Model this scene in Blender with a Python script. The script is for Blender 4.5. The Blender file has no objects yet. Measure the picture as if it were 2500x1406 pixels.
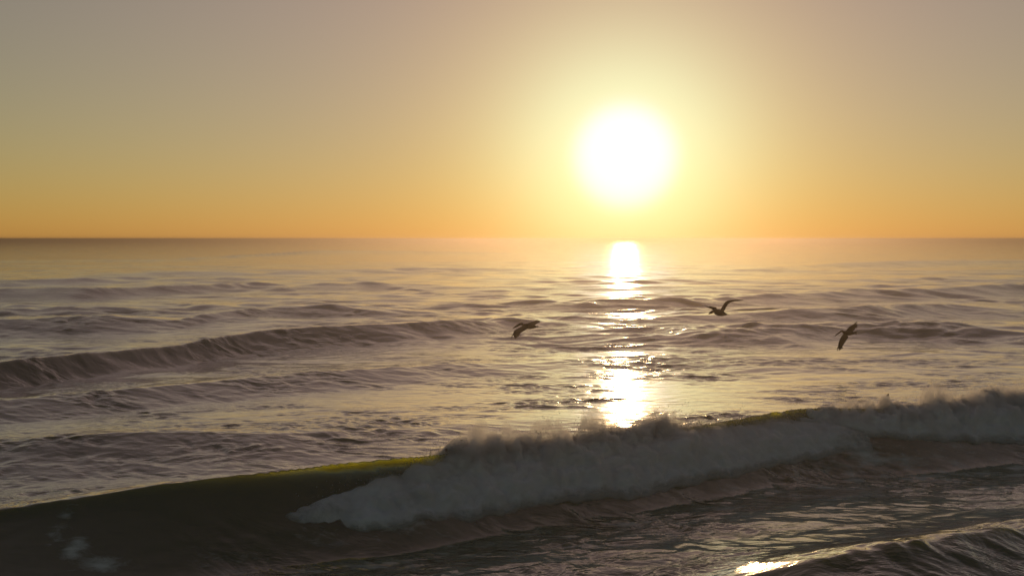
import bpy, bmesh, math, random
import numpy as np
from mathutils import Vector, noise as mnoise

rng = np.random.default_rng(11)
random.seed(11)
R = math.radians
sc = bpy.context.scene
col = sc.collection

# ------------------------------------------------------------------ camera
H = 7.0                      # camera height over still water
F = 2681.0                   # focal length in photo pixels (photo 2500 x 1406)
CX, CY, HOR = 1250.0, 703.0, 583.0
PITCH = math.atan((CY - HOR) / F)
cam = bpy.data.cameras.new('camera')
cam.lens = 36.0 * F / 2500.0
cam.sensor_width = 36.0
cam.clip_start = 0.1
cam.clip_end = 60000.0
camo = bpy.data.objects.new('camera', cam)
camo.location = (0, 0, H)
camo.rotation_euler = (math.pi / 2 - PITCH, 0, 0)
col.objects.link(camo)
sc.camera = camo


def ray(px, py):
    u, v = (px - CX) / F, (py - CY) / F
    return Vector((u, math.cos(PITCH) - v * math.sin(PITCH), -math.sin(PITCH) - v * math.cos(PITCH)))


def at_depth(px, py, Y):
    d = ray(px, py)
    return Vector((0, 0, H)) + d * (Y / d.y)


def at_height(px, py, z):
    d = ray(px, py)
    return Vector((0, 0, H)) + d * ((z - H) / d.z)


# ------------------------------------------------------------------ sky and sun
sd = ray(1527, 382).normalized()
SUN_EL = math.asin(sd.z)
SUN_AZ = math.atan2(sd.x, sd.y)          # clockwise from +Y

world = bpy.data.worlds.new('World')
sc.world = world
world.use_nodes = True
nt = world.node_tree
nt.nodes.clear()
N = lambda t: nt.nodes.new(t)
L = lambda a, b: nt.links.new(a, b)


def wmath(op, a, b=None, clamp=False):
    n = N('ShaderNodeMath')
    n.operation = op
    n.use_clamp = clamp
    for i, s in enumerate((a, b)):
        if s is None:
            continue
        if isinstance(s, (int, float)):
            n.inputs[i].default_value = s
        else:
            L(s, n.inputs[i])
    return n.outputs[0]


sky = N('ShaderNodeTexSky')
sky.sky_type = 'NISHITA'
sky.sun_disc = False
sky.sun_elevation = SUN_EL
sky.sun_rotation = SUN_AZ
sky.altitude = 0
sky.air_density = 1.2
sky.dust_density = 0.02
sky.ozone_density = 1.0
bg = N('ShaderNodeBackground')
bg.inputs['Strength'].default_value = 0.05
tint = N('ShaderNodeMix')
tint.data_type = 'RGBA'
tint.blend_type = 'MULTIPLY'
tint.inputs['Factor'].default_value = 1.0
tint.inputs[7].default_value = (0.80, 0.92, 0.98, 1)
L(sky.outputs[0], tint.inputs[6])
L(tint.outputs[2], bg.inputs['Color'])

# the sun's aureole in the hazy sky: brightness by angle from the sun
tc = N('ShaderNodeTexCoord')
nrm = N('ShaderNodeVectorMath')
nrm.operation = 'NORMALIZE'
L(tc.outputs['Generated'], nrm.inputs[0])
dt = N('ShaderNodeVectorMath')
dt.operation = 'DOT_PRODUCT'
L(nrm.outputs[0], dt.inputs[0])
dt.inputs[1].default_value = tuple(sd)
ang = wmath('MULTIPLY', wmath('ARCCOSINE', wmath('MINIMUM', dt.outputs['Value'], 0.9999999)), 180 / math.pi)
shader = bg.outputs[0]
AUREOLE = [  # (falloff power, width in degrees, strength, colour)
    (6, 2.65, 1.0, (0.12, 0.06, 0.42)),
    (2, 5.6, 1.0, (0.12, 0.42, 0.34)),
    (2, 9.0, 1.0, (0.26, 0.176, 0.0)),
    (1, 26.0, 1.0, (0.448, 0.192, 0.118)),
]
for kind, wdt, st, c in AUREOLE:
    t = wmath('DIVIDE', ang, wdt)
    if kind > 1:
        t = wmath('POWER', t, kind)
    e = wmath('EXPONENT', wmath('MULTIPLY', t, -1.0))
    b = N('ShaderNodeBackground')
    b.inputs['Color'].default_value = (*c, 1)
    L(wmath('MULTIPLY', e, st), b.inputs['Strength'])
    a = N('ShaderNodeAddShader')
    L(shader, a.inputs[0])
    L(b.outputs[0], a.inputs[1])
    shader = a.outputs[0]
wo = N('ShaderNodeOutputWorld')
L(shader, wo.inputs['Surface'])

sun = bpy.data.lights.new('sun', 'SUN')
sun.energy = 1.8
sun.angle = R(0.53)
sun.color = (1.0, 0.62, 0.28)
suno = bpy.data.objects.new('sun', sun)
suno.rotation_euler = (-sd).to_track_quat('-Z', 'Y').to_euler()
suno.location = (40, 0, 60)
col.objects.link(suno)

vs = sc.view_settings
vs.view_transform = 'Standard'
vs.look = 'None'
vs.exposure = 0.12
vs.gamma = 1.0
vs.use_curve_mapping = False
cy = sc.cycles
cy.use_denoising = True
cy.max_bounces = 5
cy.diffuse_bounces = 2
cy.glossy_bounces = 2
cy.transmission_bounces = 2
cy.volume_bounces = 3
cy.sample_clamp_direct = 30.0
cy.sample_clamp_indirect = 3.0


# ------------------------------------------------------------------ helpers
def mesh_from_arrays(name, verts, quads):
    me = bpy.data.meshes.new(name)
    nv, nf = len(verts), len(quads)
    k = quads.shape[1]
    me.vertices.add(nv)
    me.vertices.foreach_set('co', np.ascontiguousarray(verts, dtype=np.float32).ravel())
    me.loops.add(nf * k)
    me.loops.foreach_set('vertex_index', np.ascontiguousarray(quads, dtype=np.int32).ravel())
    me.polygons.add(nf)
    me.polygons.foreach_set('loop_start', np.arange(0, nf * k, k, dtype=np.int32))
    me.polygons.foreach_set('use_smooth', np.ones(nf, dtype=bool))
    me.update(calc_edges=True)
    return me


def add_object(name, me, mat, parent=None, kind=None, label=None, cat=None, group=None):
    o = bpy.data.objects.new(name, me)
    if mat:
        me.materials.append(mat)
    col.objects.link(o)
    if parent:
        o.parent = parent
    for k, v in (('kind', kind), ('label', label), ('category', cat), ('group', group)):
        if v:
            o[k] = v
    return o


_perm = rng.permutation(256)
_perm = np.concatenate([_perm, _perm, _perm[:2]])
_g = rng.uniform(0, 2 * math.pi, 256)
_gx, _gy = np.cos(_g), np.sin(_g)


def perlin2(x, y):
    xi, yi = np.floor(x).astype(np.int64), np.floor(y).astype(np.int64)
    xf, yf = x - xi, y - yi
    xi &= 255
    yi &= 255
    u, v = xf ** 3 * (xf * (xf * 6 - 15) + 10), yf ** 3 * (yf * (yf * 6 - 15) + 10)

    def g(ix, iy, fx, fy):
        h = _perm[_perm[ix & 255] + (iy & 255)]
        return _gx[h] * fx + _gy[h] * fy
    a, b = g(xi, yi, xf, yf), g(xi + 1, yi, xf - 1, yf)
    c, d = g(xi, yi + 1, xf, yf - 1), g(xi + 1, yi + 1, xf - 1, yf - 1)
    return (a + u * (b - a)) * (1 - v) + (c + u * (d - c)) * v


def sstep(a, b, x):
    t = np.clip((x - a) / (b - a), 0, 1)
    return t * t * (3 - 2 * t)


# ------------------------------------------------------------------ the sea surface
class Crest:
    """a wave crest: nodes (photo x, photo y, height), face width towards the shore, back width"""

    def __init__(self, nodes, wf, wb, p=1.6, meander=0.0, breaker=False):
        P = [(at_height(x, y, h), h) for x, y, h in nodes]
        X = np.array([q[0].x for q in P])
        Y = np.array([q[0].y for q in P])
        h = np.array([q[1] for q in P])
        self.xs = np.linspace(X[0] - 3, X[-1] + 3, 900)
        n = max(3, int(900 * 0.035)) | 1
        ker = np.hanning(n + 2)[1:-1]
        ker /= ker.sum()
        sm = lambda a: np.convolve(np.pad(a, n // 2, mode='edge'), ker, mode='valid')
        # linear extension past the ends
        yy = np.interp(self.xs, X, Y)
        s0, s1 = (Y[1] - Y[0]) / (X[1] - X[0]), (Y[-1] - Y[-2]) / (X[-1] - X[-2])
        yy = np.where(self.xs < X[0], Y[0] + s0 * (self.xs - X[0]), yy)
        yy = np.where(self.xs > X[-1], Y[-1] + s1 * (self.xs - X[-1]), yy)
        if meander:
            yy = yy + meander * perlin2(self.xs / (wf * 2.2), self.xs * 0 + Y[0])
        self.ys = sm(yy)
        self.hs = sm(np.interp(self.xs, X, h))
        self.wf, self.wb, self.p = wf, wb, p
        self.thin = None

    def yc(self, x):
        return np.interp(x, self.xs, self.ys)

    def hc(self, x):
        return np.interp(x, self.xs, self.hs)

    def z(self, x, y):
        s = y - self.yc(x)
        h = self.hc(x)
        front = np.clip(1 + s / self.wf, 0, 1) ** self.p
        # round the very top of the crest
        back = 1.0 / (1.0 + (s / self.wb) ** 2) ** 1.5
        if self.thin is not None:      # the thin pitching crest of a breaker
            b = self.thin(x)
            back = (1 - .55 * b) * back + .55 * b * np.exp(-np.maximum(s, 0) / .8)
        k = np.where(s < 0, front, back)
        return h * k


BREAK = Crest([(-700, 1375, .75), (-300, 1310, .85), (0, 1250, .95), (200, 1220, 1.15), (450, 1183, 1.4), (640, 1160, 1.5),
               (860, 1126, 1.62), (1020, 1112, 1.68), (1200, 1096, 1.55), (1500, 1066, 1.5), (1700, 1038, 1.5),
               (1950, 996, 1.62), (2200, 998, 1.5), (2500, 976, 1.45), (2900, 930, 1.4), (3400, 900, 1.2)],
              2.8, 3.6, p=1.38)
_bx = [at_height(px, py, 1.5).x for px, py in ((300, 1205), (700, 1150), (2000, 990), (2500, 960))]
BREAK.thin = lambda x: sstep(_bx[0], _bx[1], x) * (1 - .5 * sstep(_bx[2], _bx[3], x))
SWELLS = [
    # the unbroken green swell behind
    Crest([(-500, 930, .9), (0, 882, 1.15), (400, 838, 1.05), (640, 808, 1.05), (1000, 790, 1.0), (1250, 779, .75),
           (1400, 790, .5), (1500, 800, .35), (1620, 812, .35), (1800, 802, .75), (2050, 795, .6), (2250, 792, .7), (2500, 810, .4), (2900, 815, .4)], 4.4, 6.5, 1.4, .25),
    # low swell in front of it
    Crest([(-400, 1010, .5), (0, 978, .55), (200, 958, .6), (500, 932, .55), (800, 905, .5), (1100, 882, .4), (1350, 880, .15), (1700, 870, .1), (2300, 850, .05)], 4.5, 4, 1.3, .7),
    # choppy hump behind the breaker
    Crest([(-500, 1110, .4), (0, 1078, .55), (150, 1058, .7), (420, 1050, .65), (650, 1058, .5), (900, 1055, .2), (1200, 1040, .05)], 4.5, 3, 1.3, .6),
    # swells farther out
    Crest([(-300, 800, .6), (0, 784, .8), (250, 778, .9), (420, 792, .35), (520, 770, .7), (640, 752, 1.0), (860, 747, 1.0), (1000, 760, .5), (1200, 770, .2)], 6, 7, 1.4, 1.2),
    Crest([(-300, 760, .5), (0, 752, .6), (220, 746, .7), (420, 756, .2)], 7, 7, 1.4, 1.2),
    Crest([(-200, 716, .9), (30, 706, 1.1), (220, 706, 1.1), (420, 700, .9), (620, 690, .9), (700, 697, .5), (780, 689, .9), (950, 690, .8), (1150, 700, .3)], 9, 9, 1.4, 2.0),
    Crest([(1150, 745, .3), (1420, 733, .9), (1650, 727, .9), (1800, 720, .9), (2000, 712, 1.0), (2250, 704, 1.0), (2500, 694, .9), (2800, 690, .6)], 8, 9, 1.4, 1.5),
    Crest([(1450, 785, .3), (1640, 775, .7), (1900, 760, 1.0), (2100, 750, 1.15), (2320, 744, .9), (2500, 757, .5), (2800, 760, .4)], 6.5, 7, 1.4, 1.2),
    Crest([(-300, 686, .7), (0, 681, .9), (170, 679, .8), (300, 684, .2)], 11, 12, 1.4, 2),
    Crest([(150, 672, .2), (380, 664, .8), (520, 664, .7), (640, 668, .4), (700, 659, .9), (900, 655, 1.0), (1150, 653, .8), (1400, 660, .3)], 14, 14, 1.4, 3),
    Crest([(1500, 668, .3), (1800, 660, .6), (2050, 641, 1.0), (2300, 636, 1.0), (2600, 634, .9)], 18, 20, 1.4, 4),
    Crest([(500, 628, .4), (760, 611, 1.4), (1000, 612, 1.2), (1300, 620, .2)], 30, 30, 1.4, 5),
    # dark choppy wave in the foreground on the right
    Crest([(1560, 1475, .02), (1780, 1450, .35), (1960, 1420, .78), (2150, 1376, 1.05), (2320, 1344, 1.08), (2500, 1312, 1.0), (2900, 1265, .9), (3300, 1220, .8)], 3.2, 3.0, 1.3, .15),
]

th_f = np.linspace(-R(38), R(38), 880)
th_l = -R(38) - np.cumsum(np.geomspace(R(.25), R(20), 36))
th_l = th_l[th_l > -math.pi + .02]
theta = np.concatenate([[-math.pi], th_l[::-1], th_f, -th_l, [math.pi]])
rr = [2.0]
while rr[-1] < 30000:
    r = rr[-1]
    if r < 17:
        d = .25
    elif r < 42:
        d = .058
    else:
        d = min(.058 * (r / 42) ** 2, r * .05)
    rr.append(r + d)
rr = np.array(rr)
drr = np.gradient(rr)
TH, RR = np.meshgrid(theta, rr)
GX, GY = RR * np.sin(TH), RR * np.cos(TH)
Z = np.zeros_like(GX)
near = RR < 1500
ahead = (GY > 8) & near
x, y = GX[ahead], GY[ahead]
z = np.zeros_like(x)
for c in SWELLS:
    z = np.maximum(z, c.z(x, y)) * .75 + (z + c.z(x, y)) * .25
zb = BREAK.z(x, y)
sb = y - BREAK.yc(x)
# in front of the breaker the sea is drawn down a little
z = np.where(sb < 0, z * sstep(.15, -3.5, sb), z * sstep(-.5, 5.0, sb))
z = z + zb - .16 * np.exp(-((sb + 3.6) / 1.6) ** 2)
Z[ahead] = z
# added hump below view on the right: tilts near water to reflect brighter sky
Z += .55 * np.exp(-((GY - 14) / 6) ** 2) * sstep(-6, 2, GX) * (1 - sstep(60, 120, GX))
# long low swell everywhere
for i in range(14):
    lam = 14 * (60 / 14) ** (i / 13)
    a = rng.normal(0, R(9))
    k = 2 * math.pi / lam
    amp = .016 * math.sqrt(2 / 14) / k
    att = np.clip((lam / drr - 3) / 4, 0, 1)
    rows = att > 0
    Z[rows] += att[rows][:, None] * amp * np.sin(k * (GX[rows] * math.sin(a) + GY[rows] * math.cos(a)) + rng.uniform(0, 6.28))
# wind chop, crests mostly along x
patch = .16 + 1.75 * np.clip(perlin2(GX / 7.0 + 3.3, GY / 4.5 + 1.7) + .15 + .7 * perlin2(GX / 2.6, GY / 1.3), 0, 1)
slope_face = np.zeros_like(Z)
for c, wgt in [(SWELLS[0], .45), (SWELLS[1], 1), (SWELLS[2], 1), (SWELLS[3], 1), (SWELLS[4], 1), (SWELLS[5], 1), (SWELLS[6], 1), (SWELLS[7], 1), (SWELLS[-1], 1)]:
    s = GY - c.yc(GX)
    slope_face += wgt * c.hc(GX) * np.exp(-((s + c.wf * .5) / (c.wf * .75)) ** 2)
sB = GY - BREAK.yc(GX)
calm = 1 - .65 * np.exp(-((sB + .9) / 1.1) ** 2)          # the stretched face of the breaker is smooth
front = sstep(-2.5, -5.0, sB) * (GY > 5)
mod = (patch + .5 * np.clip(slope_face, 0, 1.2)) * calm * (1 + .4 * front)
NCH = 110
# short-crested sea: the wave phases wander from place to place
WX = GX + .9 * perlin2(GX / 2.3 + 7, GY / 1.7) + 1.6 * perlin2(GX / 7.1, GY / 5.3 + 3)
WY = GY + .30 * perlin2(GX / 1.1 + 2, GY / .9 + 8) + .7 * perlin2(GX / 3.7 + 5, GY / 3.1)
chop, chdy = np.zeros_like(Z), np.zeros_like(Z)
for i in range(NCH):
    lam = .28 * (5.0 / .28) ** (i / (NCH - 1)) * rng.uniform(.95, 1.05)
    a = rng.normal(0, R(36))
    k = 2 * math.pi / lam
    amp = .18 * math.sqrt(2 / NCH) / k * min(1.0, (1.1 / lam) ** 1.4)
    att = np.clip((lam / drr - 2.5) / 2.5, 0, 1)
    rows = np.nonzero(att > 0)[0]
    if not len(rows):
        continue
    sl = slice(rows[0], rows[-1] + 1)
    ph = k * (WX[sl] * math.sin(a) + WY[sl] * math.cos(a)) + rng.uniform(0, 6.28)
    chop[sl] += att[sl][:, None] * amp * np.sin(ph)
    chdy[sl] += att[sl][:, None] * amp * math.cos(a) * np.cos(ph)
Z += chop * mod
# the open sea outside the surf carries longer chop
outer = sstep(46, 85, RR) * (1 - sstep(700, 1500, RR))
WX = GX + 4 * perlin2(GX / 13, GY / 10 + 3) + 1.2 * perlin2(GX / 4.1, GY / 3.3)
WY = GY + 2 * perlin2(GX / 12 + 5, GY / 9) + .6 * perlin2(GX / 3.3, GY / 2.7 + 4)
opatch = .25 + 1.6 * np.clip(perlin2(GX / 30 + 1, GY / 24) + .2 + .6 * perlin2(GX / 9, GY / 7 + 6), 0, 1)
for i in range(60):
    lam = 1.1 * (13 / 1.1) ** (i / 59) * rng.uniform(.95, 1.05)
    a = rng.normal(0, R(30))
    k = 2 * math.pi / lam
    amp = .20 * math.sqrt(2 / 60) / k * min(1.0, (4 / lam) ** .9)
    att = np.clip((lam / drr - 2.5) / 2.5, 0, 1)
    rows = np.nonzero((att > 0) & (rr > 45) & (rr < 1500))[0]
    if not len(rows):
        continue
    sl = slice(rows[0], rows[-1] + 1)
    Z[sl] += att[sl][:, None] * amp * (outer * opatch)[sl] * np.sin(k * (WX[sl] * math.sin(a) + WY[sl] * math.cos(a)) + rng.uniform(0, 6.28))
# throw the crest of the breaker forward where it pitches over
hcB = np.maximum(BREAK.hc(GX), .1)
lip_px = lambda px, py, h: at_height(px, py, h).x
xl0, xl1, xl2, xl3 = lip_px(560, 1168, 1.5), lip_px(900, 1122, 1.6), lip_px(1060, 1108, 1.6), lip_px(1250, 1085, 1.6)
lip = sstep(xl0, xl1, GX) * (1 - sstep(xl2, xl3, GX))
near_b = (sB > -3) & (sB < 2.2) & (GY > 8) & (RR < 90)
top = np.clip(Z / hcB, 0, 1.1)
push = np.where(near_b, (.15 + .30 * lip) * top ** 5 * (1 - sstep(.2, 2.2, sB)), 0)
GY2 = GY - push + .9 * chdy * mod

# foam on the water surface (lace left by earlier breakers)
foam = np.zeros_like(Z)
fn = perlin2(GX / 1.9, GY / .8) + .6 * perlin2(GX / .8 + 9, GY / .33 + 4) + .35 * perlin2(GX / .33, GY / .14)
foam += np.clip(.45 + fn * 1.3, 0, 1) * sstep(-2.2, -3.4, sB) * sstep(-18, -4, sB) * .42 * (GY > 8)
# trail of foam in the trough of the right-hand shoulder
for (px, py, ax, ay, st) in [(2080, 1110, 3.0, 1.3, .5), (2420, 1130, 3.0, 1.2, .25), (1800, 1200, 2.4, .8, .25), (150, 1295, .22, .55, .75), (185, 1345, .25, .4, .7), (255, 1388, .6, .25, .7), (640, 1390, 1.6, .4, .45), (780, 1320, 1.0, .3, .35), (1000, 1300, 1.5, .6, .4), (2350, 1370, 2, .8, .4)]:
    for hz in np.arange(1.7, -.01, -.02):           # first point of the sea under that sight line
        c = at_height(px, py, float(hz))
        if float(BREAK.z(np.array(c.x), np.array(c.y))) >= hz:
            break
    g = np.exp(-((GX - c.x) / ax) ** 2 - ((GY - c.y) / ay) ** 2)
    foam += st * g * np.clip(.75 + .9 * fn, 0, 1.3)
foam = np.clip(foam, 0, 1)
foam[~near] = 0
ripple = np.clip(mod / 1.5, .12, 1.3)

V = np.stack([GX, GY2, Z], -1).reshape(-1, 3)
nr, nth = GX.shape
idx = np.arange(nr * nth).reshape(nr, nth)
q = np.stack([idx[:-1, :-1], idx[1:, :-1], idx[1:, 1:], idx[:-1, 1:]], -1).reshape(-1, 4)[:, ::-1]
print('water quads', len(q), 'rows', nr)
wme = mesh_from_arrays('water', V, q)
at_ = wme.attributes.new('foam', 'FLOAT', 'POINT')
at_.data.foreach_set('value', foam.ravel().astype(np.float32))


at_ = wme.attributes.new('ripple', 'FLOAT', 'POINT')
at_.data.foreach_set('value', ripple.ravel().astype(np.float32))


def new_mat(name):
    m = bpy.data.materials.new(name)
    m.use_nodes = True
    m.node_tree.nodes.clear()
    return m, m.node_tree


def water_material():
    m, t = new_mat('sea_water')
    n = t.nodes.new
    l = t.links.new
    out = n('ShaderNodeOutputMaterial')
    tc = n('ShaderNodeTexCoord')

    def noise(sx, sy, scale, detail, rough=.5, dist=0.0, rot=0.0):
        mp = n('ShaderNodeMapping')
        mp.inputs['Scale'].default_value = (sx, sy, 1)
        mp.inputs['Rotation'].default_value = (0, 0, rot)
        l(tc.outputs['Object'], mp.inputs[0])
        x = n('ShaderNodeTexNoise')
        x.inputs['Scale'].default_value = scale
        x.inputs['Detail'].default_value = detail
        x.inputs['Roughness'].default_value = rough
        x.inputs['Distortion'].default_value = dist
        l(mp.outputs[0], x.inputs['Vector'])
        return x.outputs['Fac']

    rip = n('ShaderNodeAttribute')
    rip.attribute_name = 'ripple'

    def bump(h, dist, prev=None):
        b = n('ShaderNodeBump')
        l(rip.outputs['Fac'], b.inputs['Strength'])
        b.inputs['Distance'].default_value = dist
        l(h, b.inputs['Height'])
        if prev:
            l(prev, b.inputs['Normal'])
        return b.outputs[0]
    nrm = bump(noise(.55, 1.0, 1.2, 4, .6, .6, R(4)), .13)
    nrm = bump(noise(.55, 1.0, 4.5, 2, .5, .4, R(-5)), .034, nrm)
    p = n('ShaderNodeBsdfPrincipled')
    p.inputs['Base Color'].default_value = (.085, .088, .011, 1)
    p.inputs['Roughness'].default_value = .10
    p.inputs['IOR'].default_value = 1.6
    p.inputs['Coat Weight'].default_value = 1.0
    p.inputs['Coat IOR'].default_value = 1.9
    p.inputs['Coat Roughness'].default_value = .10
    l(nrm, p.inputs['Coat Normal'])
    p.inputs['Subsurface Weight'].default_value = 1.0
    p.inputs['Subsurface Radius'].default_value = (2.1, 2.1, .4)
    p.inputs['Subsurface Scale'].default_value = 1.0
    l(nrm, p.inputs['Normal'])
    f = n('ShaderNodeBsdfPrincipled')
    f.inputs['Base Color'].default_value = (.70, .70, .68, 1)
    f.inputs['Roughness'].default_value = .7
    at = n('ShaderNodeAttribute')
    at.attribute_name = 'foam'
    fnz = noise(.5, 1.0, 5.0, 4, .65, .6)
    # threshold the foam cover with fine noise so that it breaks into lace
    ad = n('ShaderNodeMath')
    ad.operation = 'ADD'
    l(at.outputs['Fac'], ad.inputs[0])
    l(fnz, ad.inputs[1])
    mr = n('ShaderNodeMapRange')
    mr.interpolation_type = 'SMOOTHSTEP'
    mr.inputs['From Min'].default_value = .70
    mr.inputs['From Max'].default_value = 1.35
    mr.inputs['To Max'].default_value = .85
    l(ad.outputs[0], mr.inputs['Value'])
    mx = n('ShaderNodeMixShader')
    l(mr.outputs[0], mx.inputs[0])
    l(p.outputs[0], mx.inputs[1])
    l(f.outputs[0], mx.inputs[2])
    l(mx.outputs[0], out.inputs['Surface'])
    return m


water = add_object('water', wme, water_material(), kind='structure')


# ------------------------------------------------------------------ whitewater of the breaking wave
def foam_material(name, base, trans, torn=False):
    m, t = new_mat(name)
    n = t.nodes.new
    l = t.links.new
    out = n('ShaderNodeOutputMaterial')
    d = n('ShaderNodeBsdfDiffuse')
    d.inputs['Color'].default_value = (*base, 1)
    tr = n('ShaderNodeBsdfTranslucent')
    tr.inputs['Color'].default_value = (*base, 1)
    mx = n('ShaderNodeMixShader')
    mx.inputs[0].default_value = trans
    l(d.outputs[0], mx.inputs[1])
    l(tr.outputs[0], mx.inputs[2])
    res = mx.outputs[0]
    if torn:            # the edges of the foam break up into lace
        at = n('ShaderNodeAttribute')
        at.attribute_name = 'cover'
        tc = n('ShaderNodeTexCoord')
        nz = n('ShaderNodeTexNoise')
        nz.inputs['Scale'].default_value = 3.2
        nz.inputs['Detail'].default_value = 5
        nz.inputs['Roughness'].default_value = .62
        l(tc.outputs['Object'], nz.inputs['Vector'])
        ad = n('ShaderNodeMath')
        ad.operation = 'ADD'
        l(at.outputs['Fac'], ad.inputs[0])
        l(nz.outputs['Fac'], ad.inputs[1])
        mr = n('ShaderNodeMapRange')
        mr.interpolation_type = 'SMOOTHSTEP'
        mr.inputs['From Min'].default_value = .55
        mr.inputs['From Max'].default_value = 1.35
        l(ad.outputs[0], mr.inputs['Value'])
        tp = n('ShaderNodeBsdfTransparent')
        m2 = n('ShaderNodeMixShader')
        l(mr.outputs[0], m2.inputs[0])
        l(tp.outputs[0], m2.inputs[1])
        l(res, m2.inputs[2])
        res = m2.outputs[0]
    l(res, out.inputs['Surface'])
    return m


def whitewater(name, nodes, label):
    """nodes: photo x, foam rise over the crest (m), where it starts (m behind crest), where its toe lies (m down the face), amount"""
    cyx = lambda p: np.interp(p, [0, 450, 1020, 1500, 1950, 2500, 2900, 3400], [1250, 1183, 1112, 1045, 996, 962, 930, 900])
    X = np.array([at_height(a[0], cyx(a[0]), 1.5).x for a in nodes])
    us = np.arange(X[0], X[-1], .05)
    ker = np.hanning(23)
    ker /= ker.sum()
    prm = [np.convolve(np.pad(np.interp(us, X, [a[k] for a in nodes]), 11, mode='edge'), ker, mode='valid') for k in (1, 2, 3, 4)]
    rise, start, reach, amt = prm
    nv = 72
    vv = np.linspace(0, 1, nv)
    nu = len(us)
    P = np.zeros((nu, nv, 3))
    for i, u in enumerate(us):
        yc, A = float(BREAK.yc(u)), amt[i]
        big = mnoise.noise((u * .55, 3.1, 7.7)) * .8 + mnoise.noise((u * 1.5, 9.1, 2.7)) * .5
        ri = rise[i] * (1 + 1.2 * big)
        rc = reach[i] * (1 + .10 * mnoise.noise((u * .8, 1.1, 5.7)) + .07 * mnoise.noise((u * 2.2, 6.1, 5.7)))
        s = start[i] - (start[i] + rc) * vv ** .9
        lip = sstep(xl0, xl1, np.array(u)) * (1 - sstep(xl2, xl3, np.array(u)))
        zf = BREAK.z(np.full(nv, u), yc + s)
        hc = float(BREAK.hc(u))
        pu = (.15 + .30 * lip) * np.clip(zf / hc, 0, 1) ** 5
        crown = np.exp(-((s + .05) / .42) ** 2)
        body = np.sin(np.clip(vv * 1.0, 0, 1) * math.pi) ** .75
        k9 = np.hanning(15)
        zf = np.convolve(np.pad(zf, 7, mode='edge'), k9 / k9.sum(), mode='valid')
        P[i, :, 0] = u
        P[i, :, 1] = yc + s - pu * (1 - sstep(.2, 2.2, s))
        P[i, :, 2] = zf + (.06 + .30 * A) * body * (1 - .85 * crown) + ri * crown - .08 * crown + .015 - .10 * max(0, .35 - A)
    V = P.reshape(-1, 3)
    n_ = np.cross(np.gradient(P, axis=0), np.gradient(P, axis=1))
    n_ /= np.linalg.norm(n_, axis=-1, keepdims=True) + 1e-9
    flip = n_[nu // 2, nv // 2, 2] < 0
    n_ = -n_ if flip else n_
    n_[..., 2] = np.maximum(n_[..., 2], .15)
    for ax, w in ((0, 9), (1, 11)):            # smooth the directions in which the foam billows
        pad = [(0, 0)] * 3
        pad[ax] = (w // 2, w // 2)
        q_ = np.pad(n_, pad, mode='edge')
        n_ = sum(np.take(q_, np.arange(n_.shape[ax]) + i, axis=ax) for i in range(w)) / w
    n_ = (n_ / (np.linalg.norm(n_, axis=-1, keepdims=True) + 1e-9)).reshape(-1, 3)
    A = np.repeat(amt, nv)
    vrow = np.tile(vv, nu)
    edge = np.sin(vrow * math.pi) ** .6
    big, fine = np.empty(len(V)), np.empty(len(V))
    for i, p in enumerate(V):
        a = abs(mnoise.noise((p[0] * 1.05, p[1] * 1.2, p[2] * 1.3)))
        b = abs(mnoise.noise((p[0] * 2.6 + 5, p[1] * 2.9, p[2] * 3.0)))
        c = mnoise.noise((p[0] * 6.5, p[1] * 7, p[2] * 7.5))
        big[i] = .38 * a + .20 * b - .06
        fine[i] = c
    sx = np.zeros(nu)
    ends = np.repeat(np.clip(np.minimum(np.arange(nu), np.arange(nu)[::-1]) / 36, 0, 1), nv)
    idx = np.arange(nu * nv).reshape(nu, nv)
    q = np.stack([idx[:-1, :-1], idx[:-1, 1:], idx[1:, 1:], idx[1:, :-1]], -1).reshape(-1, 4)
    if flip:
        q = q[:, ::-1]
    V0 = V + n_ * ((big + .05 * fine) * (.3 + .7 * A) * edge)[:, None]
    fme = mesh_from_arrays(name, V0, q)
    at = fme.attributes.new('cover', 'FLOAT', 'POINT')
    at.data.foreach_set('value', (np.clip(np.minimum(vrow / .10, (1 - vrow) / .16), 0, 1) * np.clip(A / .75, 0, 1)).astype(np.float32))
    o = add_object(name, fme, FOAM, kind='stuff', label=label)
    # closed shells of airborne mist round the foam: each is an even, thin volume
    start_r, reach_r = np.repeat(start, nv), np.repeat(reach, nv)
    sl = start_r - (start_r + reach_r) * vrow ** .9
    crown = np.exp(-((sl + .05) / .55) ** 2)
    for j, (off, den) in enumerate(MIST):
        w = np.array([mnoise.noise((p[0] * 1.4 + 31 * j, p[1] * 1.4, p[2] * 1.6)) + .6 * mnoise.noise((p[0] * 3.6, p[1] * 3.6 + 17 * j, p[2] * 4)) + .5 * mnoise.noise((p[0] * 8.3, p[1] * 8 + 7 * j, p[2] * 8)) for p in V])
        out = off * np.clip(.45 + 1.35 * w, .03, 2.2) * (.25 + .9 * crown) * (.25 + .75 * A) * (.05 + .95 * edge) * ends
        Vj = V + n_ * ((big + .04 * fine) * (.3 + .7 * A) * edge + out)[:, None]
        Vj[:, 2] += out * .35 * crown
        Vj[:, 1] += out * .45 * crown
        bot = V.copy()
        bot[:, 2] -= .35
        VV = np.concatenate([Vj, bot])
        n0 = nu * nv
        rim = np.concatenate([idx[:, 0], idx[-1, 1:], idx[::-1, -1][1:], idx[0, ::-1][1:-1]])
        rim2 = np.roll(rim, -1)
        side = np.stack([rim, rim2, rim2 + n0, rim + n0], 1)
        qq = np.concatenate([q, q[:, ::-1] + n0, side if not flip else side[:, ::-1]])
        me = mesh_from_arrays('spray_mist', VV, qq)
        bm = bmesh.new()
        bm.from_mesh(me)
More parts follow.
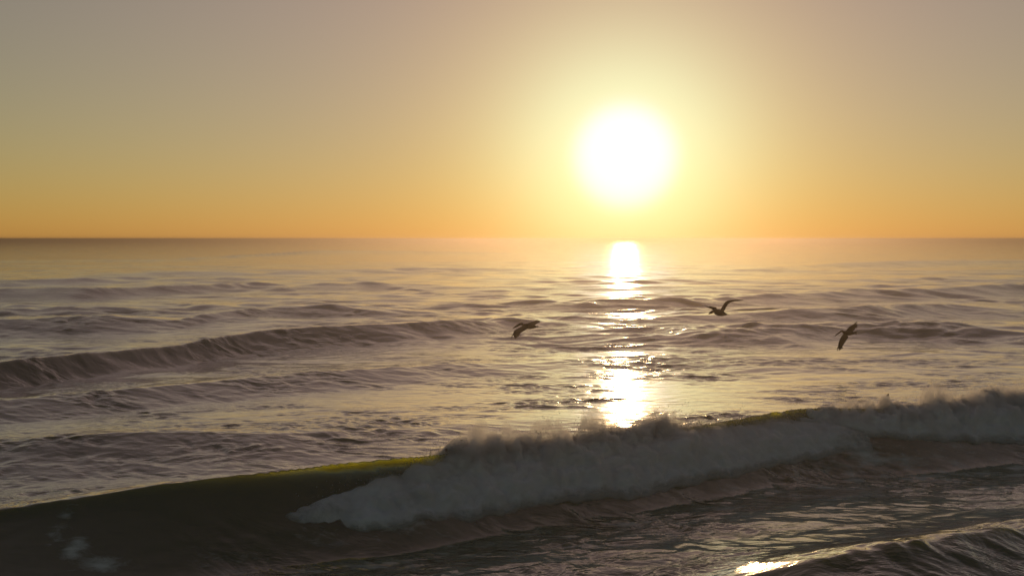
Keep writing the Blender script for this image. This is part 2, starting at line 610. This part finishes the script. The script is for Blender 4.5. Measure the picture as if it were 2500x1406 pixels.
        bmesh.ops.recalc_face_normals(bm, faces=bm.faces)
        bm.to_mesh(me)
        bm.free()
        add_object('spray_mist', me, mist_material(den), kind='stuff', label=label.replace('foam', 'mist over the foam', 1))
    return o, V0, n_, A, crown


def mist_material(den):
    m, t = new_mat('spray_mist')
    pv = t.nodes.new('ShaderNodeVolumePrincipled')
    pv.inputs['Color'].default_value = (.96, .95, .97, 1)
    pv.inputs['Density'].default_value = den
    pv.inputs['Anisotropy'].default_value = .15
    o = t.nodes.new('ShaderNodeOutputMaterial')
    t.links.new(pv.outputs[0], o.inputs['Volume'])
    return m


MIST = [(.12, 14.0), (.26, 6.0), (.42, 2.5)]
FOAM = foam_material('whitewater_foam', (.88, .86, .90), .26, True)
SPRAY = foam_material('spray_droplets', (.70, .70, .70), .5)
ww = []
ww.append(whitewater('breaking_wave_foam', [(720, .0, -1.1, 1.3, .1), (790, .0, -.85, 1.65, .35), (900, .0, -.6, 1.9, .6), (990, .0, -.3, 1.95, .8), (1060, .0, .15, 1.95, .9), (1090, .12, .4, 1.95, 1), (1150, .34, .5, 2.0, 1), (1210, .22, .5, 2.0, 1), (1300, .12, .5, 2.0, 1), (1420, .14, .5, 2.0, 1), (1560, .22, .5, 2.1, 1),
                                            (1650, .04, .45, 2.1, 1), (1720, .0, .1, 2.0, .85), (1800, .0, -.15, 2.0, .75), (1900, .0, -.3, 1.9, .65), (1990, .0, -.45, 1.7, .5), (2070, .0, -.9, 1.5, .15)],
                     'churning foam tumbling down the middle of the breaking wave, beneath the sun'))
ww.append(whitewater('breaking_wave_foam', [(1880, .0, .1, .2, .1), (1960, .0, .2, .6, .5), (2080, .02, .4, 1.1, .85), (2250, .16, .5, 1.5, 1), (2400, .2, .5, 1.9, 1), (2600, .12, .5, 2.1, 1), (2850, .1, .5, 2.1, 1), (3200, .1, .4, 2.0, .9)],
                     'foam crest breaking along the right shoulder of the wave, beyond its green face'))


def spray(name, src, n, label):
    o, V, n_, A, crown = src
    w = (A ** 1.5) * (crown + .03)
    w /= w.sum()
    pick = rng.choice(len(V), n, p=w)
    burst = np.array([max(0, mnoise.noise((V[i][0] * 1.6, 4.4, 1.2)) + .3) for i in pick])
    off = rng.exponential(.10, n) * (.25 + 1.5 * burst)
    P = V[pick] + n_[pick] * off[:, None] + rng.normal(0, .02, (n, 3))
    P[:, 2] += off * .4
    P[:, 1] += off * .5
    size = np.clip(rng.lognormal(math.log(.006), .4, n), .003, .014)
    tet = np.array([(1, 1, 1), (1, -1, -1), (-1, 1, -1), (-1, -1, 1)], float) * .8
    VV = tet[None] * size[:, None, None] * rng.choice([-1, 1], (n, 1, 3)) + P[:, None, :]
    f = np.array([(0, 1, 2), (0, 3, 1), (0, 2, 3), (1, 3, 2)])
    FF = (np.arange(n) * 4)[:, None, None] + f[None]
    me = mesh_from_arrays(name, VV.reshape(-1, 3), FF.reshape(-1, 3))
    add_object(name, me, SPRAY, kind='stuff', label=label)


spray('spray', ww[0], 26000, 'fine spray flying off the foam in the middle of the wave')
spray('spray', ww[1], 16000, 'fine spray flying off the foam crest on the right shoulder')


# ------------------------------------------------------------------ pelicans
def feather_material(name, a, b):
    m, t = new_mat(name)
    n = t.nodes.new
    l = t.links.new
    out = n('ShaderNodeOutputMaterial')
    p = n('ShaderNodeBsdfPrincipled')
    p.inputs['Roughness'].default_value = .75
    nz = n('ShaderNodeTexNoise')
    nz.inputs['Scale'].default_value = 14
    nz.inputs['Detail'].default_value = 4
    cr = n('ShaderNodeValToRGB')
    cr.color_ramp.elements[0].color = (*a, 1)
    cr.color_ramp.elements[1].color = (*b, 1)
    cr.color_ramp.elements[0].position = .35
    cr.color_ramp.elements[1].position = .65
    tc = n('ShaderNodeTexCoord')
    l(tc.outputs['Object'], nz.inputs['Vector'])
    l(nz.outputs['Fac'], cr.inputs['Fac'])
    l(cr.outputs[0], p.inputs['Base Color'])
    l(p.outputs[0], out.inputs['Surface'])
    return m


PLUMAGE = feather_material('pelican_plumage', (.018, .012, .008), (.040, .026, .016))
BILL = feather_material('pelican_bill', (.04, .025, .014), (.07, .045, .025))


def loft(bm, rings):
    """rings: lists of Vectors of equal length, capped at both ends"""
    rv = [[bm.verts.new(p) for p in r] for r in rings]
    k = len(rv[0])
    for a, b in zip(rv[:-1], rv[1:]):
        for i in range(k):
            bm.faces.new((a[i], a[(i + 1) % k], b[(i + 1) % k], b[i]))
    bm.faces.new(rv[0][::-1])
    bm.faces.new(rv[-1])


def smooth_path(pts, n):
    """Catmull-Rom through tuples (Vector, value, value ...)"""
    arr = [np.array([*p[0], *p[1:]], float) for p in pts]
    arr = [2 * arr[0] - arr[1]] + arr + [2 * arr[-1] - arr[-2]]
    out = []
    for i in range(1, len(arr) - 2):
        for j in range(n):
            t = j / n
            a, b, c, d = arr[i - 1:i + 3]
            out.append(.5 * ((2 * b) + (c - a) * t + (2 * a - 5 * b + 4 * c - d) * t * t + (3 * b - a - 3 * c + d) * t ** 3))
    out.append(arr[-2])
    return out


def tube_rings(path, up, k=14):
    rings = []
    P = [Vector(p[:3]) for p in path]
    for i, p in enumerate(path):
        d = (P[min(i + 1, len(P) - 1)] - P[max(i - 1, 0)]).normalized()
        sx = d.cross(up).normalized()
        sy = sx.cross(d).normalized()
        rings.append([P[i] + sx * (math.cos(a) * max(p[3], .004)) + sy * (math.sin(a) * max(p[4], .004)) for a in [2 * math.pi * j / k for j in range(k)]])
    return rings


def pelican(name, label, Y, body, up, wings, bill):
    """body: [(px, py, dY, half width, half height)] tail to head; wings: two lists of (px, py, dY, chord, chord-direction px)"""
    base = at_depth(body[3][0], body[3][1], Y)
    W = lambda px, py, dy: at_depth(px, py, Y + dy) - base
    up = Vector(up).normalized()
    bm = bmesh.new()
    loft(bm, tube_rings(smooth_path([(W(a, b, c), e, f) for a, b, c, e, f in body], 5), up))
    tailv = (W(*body[0][:3]) - W(*body[3][:3])).normalized()
    for wing in wings:
        path = smooth_path([(W(a, b, c), ch) for a, b, c, ch in wing], 6)
        P = [Vector(p[:3]) for p in path]
        rings = []
        n = len(path)
        for i, p in enumerate(path):
            d = (P[min(i + 1, n - 1)] - P[max(i - 1, 0)]).normalized()
            ch = max(p[3], .05)
            t = i / (n - 1)
            # chord runs backwards, square to the span; near the tip it sweeps outwards
            cd = (tailv - d * tailv.dot(d))
            cd = (cd.normalized() + d * (.15 + .75 * t ** 3)).normalized()
            nn = d.cross(cd).normalized()
            th = .040 * (1 - .55 * t) + .012
            prof = [(0, 0), (.06, .6), (.25, 1), (.6, .75), (1, .32), (1, -.32), (.6, -.35), (.25, -.55), (.06, -.5)]
            rings.append([P[i] + cd * (ch * (a - .3)) + nn * (th * b - .05 * ch * (a - .3) ** 2) for a, b in prof])
        loft(bm, rings)
        # primary feathers fanned at the wing tip
        d = (P[-1] - P[-5]).normalized()
        cd = (tailv - d * tailv.dot(d)).normalized()
        for j in range(5):
            fd = (d * (1 - .13 * j) + cd * (.10 + .30 * j)).normalized()
            o = P[-1] + cd * (path[-1][3] * (-.25 + .23 * j)) - d * (.06 + .02 * j)
            ln = .24 - .022 * j
            side = (cd - fd * cd.dot(fd)).normalized()
            nn = fd.cross(side).normalized()
            loft(bm, [[o + fd * (ln * u) + side * (w * math.cos(a)) + nn * (.010 * math.sin(a)) for a in [2 * math.pi * m / 8 for m in range(8)]]
                      for u, w in ((0, .026), (.4, .030), (.8, .022), (1, .008))])
    # fanned tail
    tl = W(*body[0][:3])
    sidev = tailv.cross(up).normalized()
    for j in range(5):
        fd = (tailv + sidev * (.16 * (j - 2))).normalized()
        o = tl - tailv * .10
        side = (sidev - fd * sidev.dot(fd)).normalized()
        nn = fd.cross(side).normalized()
        loft(bm, [[o + fd * (.23 * u) + side * (w * math.cos(a)) + nn * (.014 * math.sin(a)) for a in [2 * math.pi * m / 8 for m in range(8)]]
                  for u, w in ((0, .03), (.5, .035), (.9, .032), (1, .015))])
    bmesh.ops.recalc_face_normals(bm, faces=bm.faces)
    tmp = bpy.data.meshes.new('tmp')
    bm.to_mesh(tmp)
    bm.free()
    to = bpy.data.objects.new('tmp', tmp)
    col.objects.link(to)
    md = to.modifiers.new('fuse', 'REMESH')
    md.mode = 'VOXEL'
    md.voxel_size = .011
    sm = to.modifiers.new('soften', 'SMOOTH')
    sm.factor = .5
    sm.iterations = 2
    dg = bpy.context.evaluated_depsgraph_get()
    me = bpy.data.meshes.new_from_object(to.evaluated_get(dg))
    bpy.data.objects.remove(to)
    bpy.data.meshes.remove(tmp)
    me.name = name
    me.materials.clear()
    me.polygons.foreach_set('use_smooth', np.ones(len(me.polygons), dtype=bool))
    o = add_object(name, me, PLUMAGE, label=label, cat='bird', group='pelicans gliding over the waves')
    o.location = base
    bm = bmesh.new()
    hd = W(*body[-1][:3])
    tip = W(*bill)
    dv = (tip - hd)
    rings = tube_rings([(*(hd + dv * t), a, b) for t, a, b in ((-.05, .03, .035), (.1, .040, .055), (.35, .040, .058), (.65, .032, .042), (.90, .024, .024), (.97, .018, .018), (1, .006, .008))], up, 10)
    loft(bm, rings)
    bmesh.ops.recalc_face_normals(bm, faces=bm.faces)
    bme = bpy.data.meshes.new('bill')
    bm.to_mesh(bme)
    bm.free()
    for p in bme.polygons:
        p.use_smooth = True
    add_object('bill', bme, BILL, parent=o)
    return o


pelican('pelican', 'dark pelican wheeling with one wing raised behind and one dipped, left of the sun glitter', 50,
        [(1308, 797.0, -.05, .06, .05), (1301, 797.5, -.03, .09, .085), (1293, 797, 0, .125, .12), (1285, 796, 0, .13, .13), (1278, 794.5, .0, .09, .09), (1275.5, 791.5, .0, .05, .055), (1272.5, 789.6, 0, .055, .058)],
        (0, -.25, 1),
        [[(1284, 795.5, .05, .38), (1292, 791.5, .28, .40), (1301, 787, .50, .34), (1310, 783.2, .70, .22)],
         [(1281, 797, -.05, .36), (1270, 802.5, -.35, .38), (1260, 809, -.60, .36), (1254, 819.5, -.78, .28)]],
        (1252, 801.5, -.02))
pelican('pelican', 'dark pelican holding both wings up in a V beside the sun glitter', 43,
        [(1774, 767.2, .45, .05, .03), (1768, 766.4, .30, .08, .07), (1761, 764.6, .12, .12, .115), (1754, 762.6, -.05, .135, .13), (1747.5, 760.8, -.2, .10, .10), (1744.5, 759.6, -.26, .06, .06), (1741.5, 760, -.32, .056, .058)],
        (0, -.1, 1),
        [[(1760, 760.5, .10, .27), (1766.5, 749, .05, .25), (1775, 737.5, 0, .26), (1790, 733.8, 0, .19), (1805, 732.9, 0, .11)],
         [(1750, 758.5, -.05, .20), (1741, 754.3, -.25, .13), (1731, 750.3, -.5, .085), (1724, 748.6, -.72, .07)]],
        (1730, 766.3, -.38))
pelican('pelican', 'dark pelican banked steeply with wings spread along a slanting line', 58,
        [(2086.5, 812.5, .05, .055, .04), (2080, 813.5, .03, .085, .075), (2073, 813.5, 0, .125, .12), (2066, 812.5, 0, .13, .13), (2060, 811, .0, .085, .085), (2057, 808.8, .0, .055, .058), (2054.6, 807.4, 0, .058, .06)],
        (.35, -1, .25),
        [[(2068, 811, .05, .32), (2074, 803, .15, .31), (2081, 796.5, .22, .27), (2088.5, 790.5, .28, .15)],
         [(2064, 815, -.05, .33), (2056.5, 826, -.15, .33), (2050.5, 838, -.25, .29), (2046.8, 850, -.32, .18)]],
        (2037.8, 820.6, -.02))

# ------------------------------------------------------------------ haze over the sea
HAZE_D = .0013
bm = bmesh.new()
bmesh.ops.create_cube(bm, size=1.0)
hme = bpy.data.meshes.new('haze')
bm.to_mesh(hme)
bm.free()
hm, t = new_mat('sea_haze')
pv = t.nodes.new('ShaderNodeVolumePrincipled')
pv.inputs['Color'].default_value = (.23, .203, .192, 1)
pv.inputs['Density'].default_value = HAZE_D
pv.inputs['Anisotropy'].default_value = .80
ho = t.nodes.new('ShaderNodeOutputMaterial')
t.links.new(pv.outputs[0], ho.inputs['Volume'])
haze = add_object('haze', hme, hm, kind='stuff', label='thin salt haze hanging over the sea')
haze.scale = (62000, 62000, 9.6)
haze.location = (0, 0, 2.65)
